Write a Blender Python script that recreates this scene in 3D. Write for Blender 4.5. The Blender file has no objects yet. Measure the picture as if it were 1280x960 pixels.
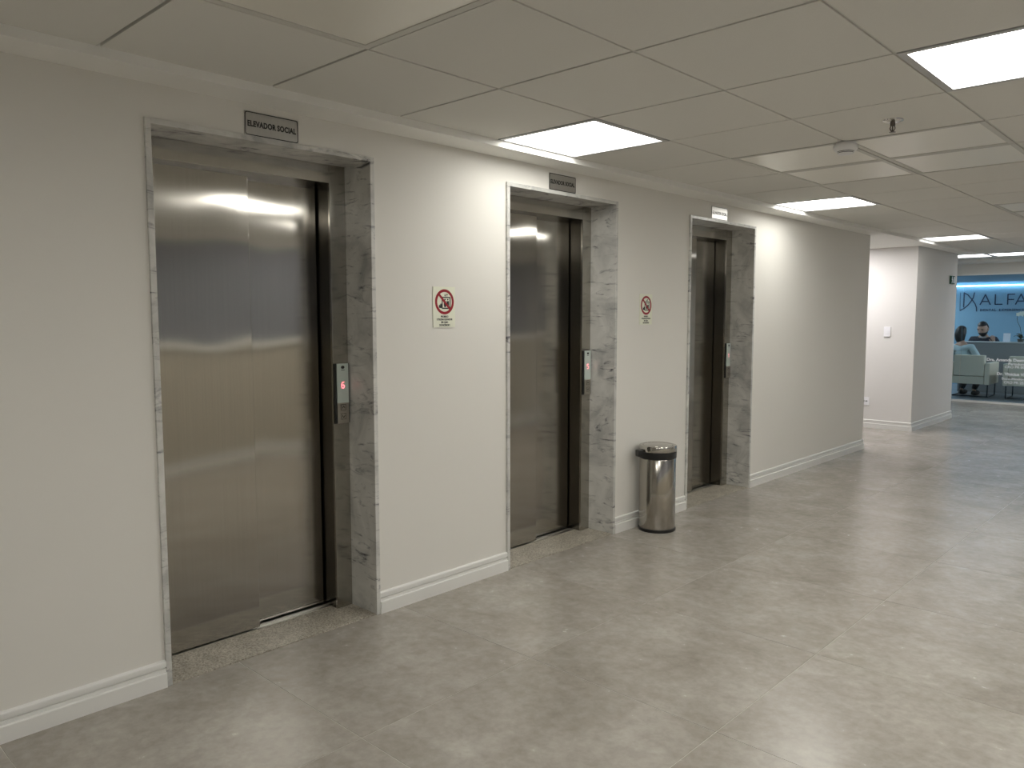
import bpy, bmesh, math, random
from mathutils import Vector, Matrix
random.seed(7)
S = bpy.context.scene
COL = S.collection
PI = math.pi

# ------------------------------------------------------------------ camera
YAW, PITCH, ROLL = 0.755631639, -0.0867169786, -0.000230938
FPX = 977.083
fw = Vector((-math.sin(YAW)*math.cos(PITCH), math.cos(YAW)*math.cos(PITCH), math.sin(PITCH)))
rt = fw.cross(Vector((0, 0, 1))).normalized()
up = rt.cross(fw)
rt, up = math.cos(ROLL)*rt + math.sin(ROLL)*up, -math.sin(ROLL)*rt + math.cos(ROLL)*up
cam_data = bpy.data.cameras.new('camera')
cam_data.sensor_width = 36.0
cam_data.lens = FPX/1280*36.0
cam_data.clip_start = 0.02
cam = bpy.data.objects.new('camera', cam_data)
COL.objects.link(cam)
m = Matrix((rt, up, -fw)).transposed().to_4x4()
m.translation = Vector((2.94, 0.0, 1.41))
cam.matrix_world = m
S.camera = cam

# ------------------------------------------------------------------ world, exposure
world = bpy.data.worlds.new('world')
S.world = world
world.use_nodes = True
world.node_tree.nodes['Background'].inputs[0].default_value = (0.02, 0.02, 0.022, 1)
world.node_tree.nodes['Background'].inputs[1].default_value = 0.3
S.view_settings.view_transform = 'Standard'
S.view_settings.look = 'None'
S.view_settings.gamma = 1.0
S.view_settings.use_curve_mapping = False
S.view_settings.exposure = 0.17
LAMP = 11.0          # brightness of the recessed ceiling panels
LAMP_COL = (1.0, 0.985, 0.925)
S.cycles.use_denoising = True
S.cycles.max_bounces = 12
S.cycles.diffuse_bounces = 6
S.cycles.glossy_bounces = 6
S.cycles.sample_clamp_indirect = 6.0

# ------------------------------------------------------------------ materials
def new_mat(name):
    mt = bpy.data.materials.new(name)
    mt.use_nodes = True
    nt = mt.node_tree
    return mt, nt, nt.nodes['Principled BSDF']

def pm(name, col, rough=0.5, metal=0.0, spec=0.5, bump=0.0, scale=60.0, var=0.0):
    mt, nt, b = new_mat(name)
    b.inputs['Base Color'].default_value = (*col, 1)
    b.inputs['Roughness'].default_value = rough
    b.inputs['Metallic'].default_value = metal
    b.inputs['Specular IOR Level'].default_value = spec
    if bump or var:
        geo = nt.nodes.new('ShaderNodeNewGeometry')
        n = nt.nodes.new('ShaderNodeTexNoise')
        n.inputs['Scale'].default_value = scale
        n.inputs['Detail'].default_value = 3
        nt.links.new(geo.outputs['Position'], n.inputs['Vector'])
        if bump:
            bp = nt.nodes.new('ShaderNodeBump')
            bp.inputs['Strength'].default_value = bump
            bp.inputs['Distance'].default_value = 0.002
            nt.links.new(n.outputs['Fac'], bp.inputs['Height'])
            nt.links.new(bp.outputs['Normal'], b.inputs['Normal'])
        if var:
            mx = nt.nodes.new('ShaderNodeMix'); mx.data_type = 'RGBA'
            mx.inputs['A'].default_value = (*[c*(1-var) for c in col], 1)
            mx.inputs['B'].default_value = (*[min(1, c*(1+var)) for c in col], 1)
            nt.links.new(n.outputs['Fac'], mx.inputs['Factor'])
            nt.links.new(mx.outputs['Result'], b.inputs['Base Color'])
    return mt

def emit(name, col, strength):
    mt, nt, b = new_mat(name)
    b.inputs['Base Color'].default_value = (0.8, 0.8, 0.8, 1)
    b.inputs['Emission Color'].default_value = (*col, 1)
    b.inputs['Emission Strength'].default_value = strength
    return mt

def ramp(nt, pts):
    r = nt.nodes.new('ShaderNodeValToRGB')
    e = r.color_ramp.elements
    while len(e) < len(pts): e.new(0.5)
    for el, (p, c) in zip(e, pts):
        el.position = p; el.color = (*c, 1)
    return r

def coords(nt, scale=(1, 1, 1)):
    geo = nt.nodes.new('ShaderNodeNewGeometry')
    mp = nt.nodes.new('ShaderNodeMapping')
    mp.inputs['Scale'].default_value = scale
    nt.links.new(geo.outputs['Position'], mp.inputs['Vector'])
    return mp

def noise(nt, vec, scale, detail=4, dist=0.0, rough=0.5):
    n = nt.nodes.new('ShaderNodeTexNoise')
    n.inputs['Scale'].default_value = scale
    n.inputs['Detail'].default_value = detail
    n.inputs['Distortion'].default_value = dist
    n.inputs['Roughness'].default_value = rough
    nt.links.new(vec.outputs[0], n.inputs['Vector'])
    return n

WALL = pm('wall paint', (0.765, 0.747, 0.703), 0.75, spec=0.25, bump=0.06, scale=180)
WALLB = pm('bright wall paint', (0.76, 0.745, 0.725), 0.75, spec=0.25, bump=0.06, scale=180)
GYPSUM = pm('gypsum paint', (0.87, 0.865, 0.83), 0.8, spec=0.2)
CEIL = pm('ceiling tile board', (0.735, 0.725, 0.685), 0.9, spec=0.1, bump=0.15, scale=260, var=0.03)
RUNNER = pm('ceiling runner paint', (0.62, 0.61, 0.57), 0.55, spec=0.3)
PLENUM = pm('ceiling joint', (0.48, 0.47, 0.44), 0.9)
BASEB = pm('baseboard lacquer', (0.78, 0.775, 0.75), 0.35, spec=0.5)
GROUT = pm('grout', (0.53, 0.50, 0.445), 0.85)
BLACKP = pm('black plastic', (0.012, 0.012, 0.012), 0.38)
BLACKM = pm('black paint', (0.015, 0.015, 0.015), 0.5)
SHAFT = pm('dark gap', (0.01, 0.01, 0.01), 0.9)
WHITEP = pm('white plastic', (0.90, 0.90, 0.93), 0.35)
CHROME = pm('chrome', (0.78, 0.77, 0.75), 0.12, 1.0)
ALU = pm('aluminium rail', (0.55, 0.54, 0.51), 0.35, 1.0)
WHITEFRAME = pm('white rail lacquer', (0.85, 0.84, 0.80), 0.4)
LIT = emit('lit diffuser', LAMP_COL, LAMP*0.74)
LIT_ROOM = emit('brighter lit diffuser', LAMP_COL, LAMP*1.5)
LIT_DIM = emit('dimmer lit diffuser', (1.0, 0.985, 0.95), LAMP*0.30)
LIT_COOL = emit('cooler lit diffuser', (0.94, 0.97, 1.0), LAMP*0.7)
UNLIT = pm('unlit acrylic diffuser', (0.84, 0.82, 0.75), 0.34, spec=0.8)
LAMPFRAME = pm('lamp frame lacquer', (0.46, 0.46, 0.46), 0.4)

def floor_mat():
    mt, nt, b = new_mat('cement porcelain tile')
    v = coords(nt)
    oi = nt.nodes.new('ShaderNodeObjectInfo')
    add = nt.nodes.new('ShaderNodeVectorMath'); add.operation = 'MULTIPLY_ADD'
    add.inputs[1].default_value = (17, 31, 5)
    nt.links.new(oi.outputs['Random'], add.inputs[0])
    nt.links.new(v.outputs[0], add.inputs[2])
    n1 = noise(nt, add, 2.6, 6, 0.4, 0.6)
    n2 = noise(nt, add, 22, 5, 0.2, 0.65)
    r1 = ramp(nt, [(0.30, (0.305, 0.275, 0.238)), (0.52, (0.380, 0.350, 0.311)), (0.72, (0.450, 0.423, 0.382))])
    r2 = ramp(nt, [(0.3, (0.84, 0.84, 0.83)), (0.7, (1.08, 1.08, 1.09))])
    nt.links.new(n1.outputs['Fac'], r1.inputs['Fac'])
    nt.links.new(n2.outputs['Fac'], r2.inputs['Fac'])
    mx = nt.nodes.new('ShaderNodeMix'); mx.data_type = 'RGBA'; mx.blend_type = 'MULTIPLY'
    mx.inputs['Factor'].default_value = 1
    nt.links.new(r1.outputs['Color'], mx.inputs['A'])
    nt.links.new(r2.outputs['Color'], mx.inputs['B'])
    nt.links.new(mx.outputs['Result'], b.inputs['Base Color'])
    mr = nt.nodes.new('ShaderNodeMapRange')
    mr.inputs['To Min'].default_value = 0.21; mr.inputs['To Max'].default_value = 0.30
    nt.links.new(n2.outputs['Fac'], mr.inputs['Value'])
    nt.links.new(mr.outputs['Result'], b.inputs['Roughness'])
    b.inputs['Specular IOR Level'].default_value = 0.5
    bp = nt.nodes.new('ShaderNodeBump'); bp.inputs['Strength'].default_value = 0.04; bp.inputs['Distance'].default_value = 0.002
    nt.links.new(n2.outputs['Fac'], bp.inputs['Height'])
    nt.links.new(bp.outputs['Normal'], b.inputs['Normal'])
    return mt
TILE = floor_mat()

def marble_mat():
    mt, nt, b = new_mat('white veined marble')
    v = coords(nt, (1, 1.0, 1.0))
    base = noise(nt, v, 5, 6, 0.8, 0.6)
    rb = ramp(nt, [(0.3, (0.40, 0.40, 0.39)), (0.5, (0.61, 0.605, 0.575)), (0.72, (0.75, 0.74, 0.705))])
    nt.links.new(base.outputs['Fac'], rb.inputs['Fac'])
    v2 = coords(nt, (2.4, 2.4, 9.0))
    v2.inputs['Rotation'].default_value = (0.30, 0.30, 0)
    n2 = noise(nt, v2, 2.0, 8, 1.8, 0.66)
    rv = ramp(nt, [(0.55, (1, 1, 1)), (0.63, (0.66, 0.66, 0.68)), (0.70, (0.16, 0.16, 0.18))])
    nt.links.new(n2.outputs['Fac'], rv.inputs['Fac'])
    mx = nt.nodes.new('ShaderNodeMix'); mx.data_type = 'RGBA'; mx.blend_type = 'MULTIPLY'
    mx.inputs['Factor'].default_value = 1
    nt.links.new(rb.outputs['Color'], mx.inputs['A'])
    nt.links.new(rv.outputs['Color'], mx.inputs['B'])
    nt.links.new(mx.outputs['Result'], b.inputs['Base Color'])
    b.inputs['Roughness'].default_value = 0.22
    return mt
MARBLE = marble_mat()

def granite_mat():
    mt, nt, b = new_mat('beige speckled granite')
    v = coords(nt)
    n = noise(nt, v, 150, 3, 0, 0.6)
    n0 = noise(nt, v, 9, 4, 0.6, 0.6)
    r = ramp(nt, [(0.34, (0.20, 0.17, 0.13)), (0.47, (0.38, 0.35, 0.29)), (0.58, (0.52, 0.48, 0.41)), (0.7, (0.60, 0.57, 0.50))])
    nt.links.new(n.outputs['Fac'], r.inputs['Fac'])
    r0 = ramp(nt, [(0.35, (0.80, 0.79, 0.78)), (0.65, (1.05, 1.05, 1.05))])
    nt.links.new(n0.outputs['Fac'], r0.inputs['Fac'])
    mx = nt.nodes.new('ShaderNodeMix'); mx.data_type = 'RGBA'; mx.blend_type = 'MULTIPLY'
    mx.inputs['Factor'].default_value = 1
    nt.links.new(r.outputs['Color'], mx.inputs['A']); nt.links.new(r0.outputs['Color'], mx.inputs['B'])
    nt.links.new(mx.outputs['Result'], b.inputs['Base Color'])
    b.inputs['Roughness'].default_value = 0.35
    return mt
GRANITE = granite_mat()

def steel_mat(name, col, rough, wob=0.0, aniso=0.75):
    mt, nt, b = new_mat(name)
    b.inputs['Metallic'].default_value = 1.0
    b.inputs['Roughness'].default_value = rough
    b.inputs['Anisotropic'].default_value = aniso
    tg = nt.nodes.new('ShaderNodeTangent'); tg.direction_type = 'UV_MAP'; tg.uv_map = 'UVMap'
    nt.links.new(tg.outputs['Tangent'], b.inputs['Tangent'])
    v = coords(nt, (260, 260, 1.2))
    n = noise(nt, v, 1.0, 3, 0, 0.6)
    mx = nt.nodes.new('ShaderNodeMix'); mx.data_type = 'RGBA'
    mx.inputs['A'].default_value = (*[c*0.90 for c in col], 1)
    mx.inputs['B'].default_value = (*[min(1, c*1.10) for c in col], 1)
    nt.links.new(n.outputs['Fac'], mx.inputs['Factor'])
    nt.links.new(mx.outputs['Result'], b.inputs['Base Color'])
    if wob:
        v2 = coords(nt, (1, 1.6, 1.3))
        oi = nt.nodes.new('ShaderNodeObjectInfo')
        ad = nt.nodes.new('ShaderNodeVectorMath'); ad.operation = 'MULTIPLY_ADD'
        ad.inputs[1].default_value = (3.1, 5.3, 0.35)
        nt.links.new(oi.outputs['Random'], ad.inputs[0]); nt.links.new(v2.outputs[0], ad.inputs[2])
        n2 = noise(nt, ad, 1.5, 1, 0, 0.4)
        bp = nt.nodes.new('ShaderNodeBump'); bp.inputs['Strength'].default_value = wob; bp.inputs['Distance'].default_value = 0.02
        nt.links.new(n2.outputs['Fac'], bp.inputs['Height'])
        nt.links.new(bp.outputs['Normal'], b.inputs['Normal'])
    return mt
STEEL = steel_mat('brushed steel door', (0.43, 0.41, 0.372), 0.125, 0.28, 0.95)
STEELF = steel_mat('brushed steel frame', (0.46, 0.44, 0.40), 0.17, 0.1, 0.9)
STEELR = steel_mat('shade-toned steel return', (0.14, 0.13, 0.112), 0.22, 0.1, 0.9)  # frame steel darkened: the shade of the door reveal put into its colour
STEELB = steel_mat('satin steel can', (0.45, 0.425, 0.385), 0.17, 0.0, 0.3)
LIDM = pm('polished lid steel', (0.50, 0.485, 0.45), 0.12, 1.0)
SIGNM = steel_mat('brushed sign plate', (0.50, 0.49, 0.47), 0.35, 0.0, 0.3)

def glass_mat(name, tint, refl=1.0):
    mt = bpy.data.materials.new(name); mt.use_nodes = True
    nt = mt.node_tree; nt.nodes.clear()
    out = nt.nodes.new('ShaderNodeOutputMaterial')
    tr = nt.nodes.new('ShaderNodeBsdfTransparent'); tr.inputs[0].default_value = (*tint, 1)
    gl = nt.nodes.new('ShaderNodeBsdfGlossy'); gl.inputs['Roughness'].default_value = 0.01
    fr = nt.nodes.new('ShaderNodeFresnel'); fr.inputs['IOR'].default_value = 1.30
    mx = nt.nodes.new('ShaderNodeMixShader')
    nt.links.new(fr.outputs[0], mx.inputs[0]); nt.links.new(tr.outputs[0], mx.inputs[1]); nt.links.new(gl.outputs[0], mx.inputs[2])
    nt.links.new(mx.outputs[0], out.inputs['Surface'])
    return mt
GLASS = glass_mat('office glass', (0.88, 0.94, 0.96))

# ------------------------------------------------------------------ mesh helpers
def add_box(bm, x0, x1, y0, y1, z0, z1, bev=0.0):
    r = bmesh.ops.create_cube(bm, size=1.0)
    vs = r['verts']
    for v in vs:
        v.co = Vector(((x0+x1)/2 + v.co.x*(x1-x0), (y0+y1)/2 + v.co.y*(y1-y0), (z0+z1)/2 + v.co.z*(z1-z0)))
    if bev:
        es = list({e for v in vs for e in v.link_edges})
        bmesh.ops.bevel(bm, geom=es, offset=bev, segments=2, affect='EDGES', profile=0.6)

def add_lathe(bm, prof, center=(0, 0, 0), n=40, axis='z'):
    rings = []
    c = Vector(center)
    for r, h in prof:
        ring = []
        for k in range(n):
            a = 2*PI*k/n
            p = Vector((r*math.cos(a), r*math.sin(a), h))
            if axis == 'x': p = Vector((h, p.x, p.y))
            elif axis == 'y': p = Vector((p.x, h, p.y))
            ring.append(bm.verts.new(c + p))
        rings.append(ring)
    for a, b in zip(rings, rings[1:]):
        for k in range(n):
            bm.faces.new((a[k], a[(k+1) % n], b[(k+1) % n], b[k]))
    bm.faces.new(rings[0][::-1]); bm.faces.new(rings[-1])

def add_tube(bm, pts, r, n=8):
    pts = [Vector(p) for p in pts]
    rings = []
    rad = r if isinstance(r, (list, tuple)) else [r]*len(pts)
    prev = None
    for i, p in enumerate(pts):
        d = (pts[min(i+1, len(pts)-1)] - pts[max(i-1, 0)]).normalized()
        a = prev if prev else (Vector((0, 0, 1)) if abs(d.z) < 0.9 else Vector((1, 0, 0)))
        u = (a - d*a.dot(d)).normalized()
        w = d.cross(u); prev = u
        rings.append([bm.verts.new(p + (u*math.cos(2*PI*k/n) + w*math.sin(2*PI*k/n))*rad[i]) for k in range(n)])
    for a, b in zip(rings, rings[1:]):
        for k in range(n):
            bm.faces.new((a[k], a[(k+1) % n], b[(k+1) % n], b[k]))
    bm.faces.new(rings[0][::-1]); bm.faces.new(rings[-1])

def add_prism(bm, poly, org, ux, uy, depth):
    """polygon (2-D) extruded along the normal ux x uy"""
    org, ux, uy = Vector(org), Vector(ux), Vector(uy)
    nrm = ux.cross(uy)
    a = [bm.verts.new(org + ux*p[0] + uy*p[1]) for p in poly]
    b = [bm.verts.new(v.co + nrm*depth) for v in a]
    n = len(poly)
    bm.faces.new(a[::-1]); bm.faces.new(b)
    for k in range(n):
        bm.faces.new((a[k], a[(k+1) % n], b[(k+1) % n], b[k]))

def box_uv(bm):
    uv = bm.loops.layers.uv.new('UVMap')
    for f in bm.faces:
        n = f.normal
        ax = max(range(3), key=lambda i: abs(n[i]))
        for l in f.loops:
            c = l.vert.co
            l[uv].uv = ((c.y, c.z) if ax == 0 else (c.x, c.z) if ax == 1 else (c.y, c.x))

def obj(name, bm, mat, parent=None, smooth=False, uv=False):
    bmesh.ops.recalc_face_normals(bm, faces=bm.faces)
    if uv: bm.normal_update(); box_uv(bm)
    me = bpy.data.meshes.new(name)
    bm.to_mesh(me); bm.free()
    me.materials.append(mat)
    if smooth:
        for p in me.polygons: p.use_smooth = True
        if hasattr(me, 'set_sharp_from_angle'): me.set_sharp_from_angle(angle=math.radians(40))
    o = bpy.data.objects.new(name, me)
    COL.objects.link(o)
    if parent is not None: o.parent = parent
    return o

def B(name, mat, parent, *boxes, bev=0.0, uv=False):
    bm = bmesh.new()
    for b in boxes: add_box(bm, *b, bev=bev)
    return obj(name, bm, mat, parent, uv=uv)

def L(name, mat, parent, prof, center=(0, 0, 0), n=40, axis='z', uv=False):
    bm = bmesh.new(); add_lathe(bm, prof, center, n, axis)
    return obj(name, bm, mat, parent, smooth=True, uv=uv)

def tag(o, label, cat, group=None):
    o['label'] = label; o['category'] = cat
    if group: o['group'] = group
    return o

def thing(name, label, cat, loc=(0, 0, 0), rz=0.0, group=None):
    o = bpy.data.objects.new(name, None)
    o.empty_display_size = 0.05
    COL.objects.link(o)
    o.location = loc; o.rotation_euler = (0, 0, rz)
    return tag(o, label, cat, group)

def struct(o, label=None):
    o['kind'] = 'structure'
    if label: o['label'] = label
    return o

def empty_struct(name, label=None, loc=(0, 0, 0)):
    o = bpy.data.objects.new(name, None); COL.objects.link(o); o.location = loc
    return struct(o, label)

def dup(root):
    r = root.copy(); COL.objects.link(r)
    for ch in list(root.children):
        c = ch.copy(); COL.objects.link(c); c.parent = r
        for g in ch.children:
            d = g.copy(); COL.objects.link(d); d.parent = c
    return r

def text_obj(name, body, size, org, ux, uy, mat, parent, depth=0.0006, bold=0.0, align='CENTER', xs=1.0, space=1.0):
    """lettering as a mesh: org is the baseline anchor, ux reads rightwards, uy upwards"""
    cu = bpy.data.curves.new(name, 'FONT')
    cu.body = body; cu.size = size; cu.align_x = align; cu.extrude = depth; cu.offset = bold
    cu.space_character = space; cu.resolution_u = 3
    t = bpy.data.objects.new(name, cu); COL.objects.link(t)
    dg = bpy.context.evaluated_depsgraph_get()
    me = bpy.data.meshes.new_from_object(t.evaluated_get(dg))
    bpy.data.objects.remove(t); bpy.data.curves.remove(cu)
    ux, uy = Vector(ux), Vector(uy)
    mm = Matrix((ux*xs, uy, ux.cross(uy))).transposed().to_4x4(); mm.translation = Vector(org)
    me.transform(mm)
    me.materials.clear(); me.materials.append(mat)
    o = bpy.data.objects.new(name, me); COL.objects.link(o)
    if parent is not None: o.parent = parent
    return o

def stroke(bm, pts, w, org, ux, uy, depth):
    """flat ribbon along 2-D points"""
    for (a, b) in zip(pts, pts[1:]):
        a, b = Vector(a), Vector(b)
        d = (b-a).normalized(); nn = Vector((-d.y, d.x))*w/2; e = d*w*0.3
        add_prism(bm, [a-e+nn*-1, b+e+nn*-1, b+e+nn, a-e+nn], org, ux, uy, depth)

# ------------------------------------------------------------------ dimensions (metres)
SOF = 2.247          # plaster soffit
CZ = 2.280           # ceiling tile face
WL_END = 8.57        # end of the elevator wall
BX, BY0, BY1 = -0.02, 10.27, 12.02   # column block beyond the side corridor
GY = 14.46           # glass front
XR = 3.80            # wall opposite the elevators
Y0 = -2.6
DOORS = [1.188, 3.072, 4.955]
DW = 1.010

# ------------------------------------------------------------------ floor
FT = 0.847
floor = B('floor', GROUT, None, (-3.2, XR, Y0, GY, -0.06, -0.0011))
struct(floor, 'grey cement-look porcelain tile floor of the elevator hall')
tm = None
for i in range(-4, 5):
    for j in range(-4, 17):
        x0, y0 = i*FT + 0.004, 0.634 + j*FT
        x1, y1 = x0 + FT, y0 + FT
        if y1 > GY - 0.03: y1 = GY - 0.03
        if x1 > XR: x1 = XR
        if x0 >= XR - 0.05 or y0 >= GY - 0.1 or y0 < Y0: continue
        if i < 0:
            if y1 < WL_END - 0.5: continue
            if y0 >= BY0 and y1 < BY1: continue
        if i < 0 and y0 < WL_END - 0.02: y0 = WL_END - 0.3
        full = abs((x1-x0)-FT) < 1e-6 and abs((y1-y0)-FT) < 1e-6
        g = 0.0014
        hx, hy = (x1-x0)/2 - g, (y1-y0)/2 - g
        if full and tm is not None:
            o = bpy.data.objects.new('floor_tile', tm); COL.objects.link(o); o.parent = floor
        else:
            bm = bmesh.new(); add_box(bm, -hx, hx, -hy, hy, -0.01, 0.0)
            o = obj('floor_tile', bm, TILE, floor)
            if full: tm = o.data
        o.location = ((x0+x1)/2, (y0+y1)/2, random.uniform(-0.0003, 0.0))

# ------------------------------------------------------------------ walls
WT = 0.34
segs = []
ys = [Y0] + [v for d in DOORS for v in (d, d + DW)] + [WL_END]
for k in range(0, len(ys), 2):
    segs.append((-WT, 0, ys[k], ys[k+1], 0, SOF + 0.05))
for d in DOORS:
    segs.append((-WT, 0, d, d + DW, 2.126, SOF + 0.05))
wall_left = B('wall_left', WALL, None, *segs)
struct(wall_left, 'warm white painted wall with three elevator openings')
blk = B('wall_block', WALLB, None, (-3.2, BX, BY0, BY1, 0, SOF + 0.05))
struct(blk, 'white painted wall block beyond the side corridor')
struct(B('wall_corridor', WALLB, None, (-3.3, -3.2, WL_END - 0.4, BY0 + 0.1, 0, SOF)), 'end wall of the side corridor')
struct(B('wall_back', WALL, None, (-0.4, XR + 0.1, Y0 - 0.1, Y0, 0, CZ + 0.1)), 'wall behind the viewer')
wall_right = B('wall_right', WALL, None, (XR, XR + 0.1, Y0, GY, 0, CZ + 0.1))
struct(wall_right, 'wall facing the elevators')

# soffit of plaster along the elevator wall, over the side corridor and along the glass front
struct(B('trim_1', GYPSUM, None, (0.0, 0.176, Y0, 12.1, SOF, SOF + 0.045)), 'white plaster soffit along the elevator wall')
struct(B('trim_2', GYPSUM, None, (-3.2, 0.0, WL_END, BY0, SOF, SOF + 0.045)), 'white plaster ceiling of the side corridor')
struct(B('trim_3', GYPSUM, None, (-1.9, XR, 13.90, GY - 0.02, SOF, SOF + 0.045)), 'white plaster soffit before the glass front')
struct(B('trim_4', GYPSUM, None, (XR - 0.18, XR, Y0, 13.9, SOF, SOF + 0.045)), 'white plaster soffit along the opposite wall')

# baseboards with a stepped profile
def baseboard(name, p0, p1, nrm, h=0.104, parent=None):
    """profile in (out, z), run from p0 to p1"""
    prof = [(0, 0), (0.018, 0), (0.018, 0.056), (0.0165, 0.0585), (0.0105, 0.0600), (0.0105, 0.0715), (0.0045, 0.0725), (0.0045, 0.0775),
            (0.0115, 0.079), (0.0115, 0.0965), (0.0095, 0.1005), (0.001, h), (0, h)]
    bm = bmesh.new()
    p0, p1, nrm = Vector(p0), Vector(p1), Vector(nrm)
    d = (p1 - p0); ln = d.length; d.normalize()
    a = [bm.verts.new(p0 + nrm*o_ + Vector((0, 0, z))) for o_, z in prof]
    b = [bm.verts.new(v.co + d*ln) for v in a]
    n = len(a)
    bm.faces.new(a[::-1]); bm.faces.new(b)
    for k in range(n): bm.faces.new((a[k], a[(k+1) % n], b[(k+1) % n], b[k]))
    return obj(name, bm, BASEB, parent)
for k in range(0, len(ys), 2):
    struct(baseboard('baseboard_left', (0, ys[k], 0), (0, ys[k+1], 0), (1, 0, 0)), 'white stepped baseboard of the elevator wall')
struct(baseboard('baseboard_block', (-3.2, BY0, 0), (BX, BY0, 0), (0, -1, 0)), 'white baseboard on the front of the wall block')
struct(baseboard('baseboard_block', (BX, BY0 - 0.018, 0), (BX, BY1, 0), (1, 0, 0)), 'white baseboard on the side of the wall block')
struct(baseboard('baseboard_right', (XR, Y0, 0), (XR, GY, 0), (-1, 0, 0)), 'white baseboard of the opposite wall')
struct(baseboard('baseboard_back', (0, Y0, 0), (XR, Y0, 0), (0, 1, 0)), 'white baseboard behind the viewer')

# opposite wall, as the steel doors mirror it: warm panelling, a ledge and a grey-blue band above it
PANELW = pm('warm wainscot laminate', (0.52, 0.48, 0.41), 0.5, var=0.06, scale=3)
BLUEG = pm('grey blue wall covering', (0.24, 0.25, 0.285), 0.6)
B('wainscot', PANELW, wall_right, (XR - 0.02, XR, Y0, 8.3, 0.12, 1.10))
B('ledge', GYPSUM, wall_right, (XR - 0.06, XR, Y0, 8.3, 1.10, 1.16))
B('wall_panel', BLUEG, wall_right, (XR - 0.012, XR, Y0, 8.3, 1.16, 2.13))

# ------------------------------------------------------------------ ceiling of tiles on runners
ceiling = B('ceiling', PLENUM, None, (-2.0, XR, Y0, 14.0, CZ + 0.0185, CZ + 0.06))
struct(ceiling, 'suspended ceiling of square mineral tiles')
CX0, CY0, MX, MY = 0.160, 1.600, 0.6215, 0.615
LIT_CELLS = {(3, -3), (4, -1), (4, 4), (0, 2), (3, 2), (0, 7), (3, 7), (0, 13), (3, 13), (-1, 18), (0, 18), (2, 18), (3, 18)}
UNLIT_CELLS = {(1, -1), (1, 4), (1, 5), (2, 4), (2, 5), (2, 9), (2, 10)}
GLOSSY_TILES = set()
G = 0.0055
ct_mesh = None
for i in range(-3, 6):
    for j in range(-7, 20):
        x0, y0 = CX0 + i*MX, CY0 + j*MY
        x1, y1 = x0 + MX, y0 + MY
        if i < 0 and y0 < 12.05: continue
        if y0 < Y0 or x0 > XR - 0.2: continue
        x1 = min(x1, XR)
        if (i, j) in LIT_CELLS or (i, j) in UNLIT_CELLS: continue
        full = abs((x1-x0) - MX) < 1e-6
        hx, hy = (x1-x0)/2 - G, (y1-y0)/2 - G
        if full and ct_mesh is not None:
            o = bpy.data.objects.new('ceiling_tile', ct_mesh); COL.objects.link(o); o.parent = ceiling
        else:
            bm = bmesh.new(); add_box(bm, -hx, hx, -hy, hy, 0, 0.011, bev=0.0015)
            o = obj('ceiling_tile', bm, CEIL, ceiling)
            if full: ct_mesh = o.data
        o.location = ((x0+x1)/2, (y0+y1)/2, CZ + random.uniform(-0.0006, 0.0006))
# runners: thin T bars seen in the joints
for i in range(0, 7):
    x = CX0 + i*MX
    if x < XR - 0.05 and i > 0:
        B('ceiling_runner', RUNNER, ceiling, (x - 0.004, x + 0.004, Y0, 13.9, CZ + 0.004, CZ + 0.018))

def light_panel(i, j, lit, label, group):
    x, y = CX0 + (i + 0.5)*MX, CY0 + (j + 0.5)*MY
    t = thing('ceiling_light' if lit else 'ceiling_panel', label, 'lamp' if lit else 'panel', (x, y, CZ), 0, group)
    hx, hy = MX/2 - 0.004, MY/2 - 0.004
    w = 0.026
    bm = bmesh.new()
    z0, z1 = -0.002, 0.018
    for bx in ((-hx, hx, -hy, -hy + w), (-hx, hx, hy - w, hy), (-hx, -hx + w, -hy + w, hy - w), (hx - w, hx, -hy + w, hy - w)):
        add_box(bm, *bx, z0, z1)
    obj('frame', bm, LAMPFRAME if lit else RUNNER, t)
    B('diffuser', (LIT_COOL if j == 18 else LIT_DIM if j == 13 else LIT_ROOM if i >= 3 else LIT) if lit else UNLIT, t, (-hx + w, hx - w, -hy + w, hy - w, 0.012 if lit else 0.001, 0.016))
    return t
lamp_labels = {  # first three are unseen lamps, added to raise the hall's ambient light
    (4, -1): 'added unseen square ceiling panel light near the opposite wall, closest to the viewer',
    (4, 4): 'added unseen square ceiling panel light near the opposite wall, level with the smoke detector',
    (3, -3): 'added unseen square ceiling panel light overhead beside the viewer',
    (0, 2): 'lit square ceiling panel light above the middle elevator',
    (3, 2): 'lit square ceiling panel light at the upper right, nearest the viewer',
    (0, 7): 'lit square ceiling panel light just past the third elevator',
    (3, 7): 'lit square ceiling panel light over the opposite side, level with the third elevator',
    (0, 13): 'lit square ceiling panel light beside the white wall block',
    (3, 13): 'lit square ceiling panel light over the far right of the hall',
    (-1, 18): 'lit ceiling panel light before the glass front, left of its row',
    (0, 18): 'lit ceiling panel light before the glass front, second of its row',
    (2, 18): 'lit ceiling panel light before the glass front, third of its row',
    (3, 18): 'lit ceiling panel light before the glass front, rightmost of its row'}
for c in sorted(LIT_CELLS): light_panel(*c, True, lamp_labels[c], 'lit ceiling panel lights')
unlit_labels = {
    (1, -1): 'unlit beige ceiling panel at the top left over the first elevator',
    (1, 4): 'unlit glossy ceiling panel beside the smoke detector',
    (1, 5): 'unlit glossy ceiling panel one row beyond the smoke detector, on its elevator side',
    (2, 4): 'unlit glossy ceiling panel right behind the sprinkler',
    (2, 5): 'unlit glossy ceiling panel at the right, second behind the sprinkler',
    (2, 9): 'unlit glossy ceiling panel far right, first of the distant pair',
    (2, 10): 'unlit glossy ceiling panel far right, second of the distant pair'}
for c in sorted(UNLIT_CELLS): light_panel(*c, False, unlit_labels[c], 'unlit ceiling panels')
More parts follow.
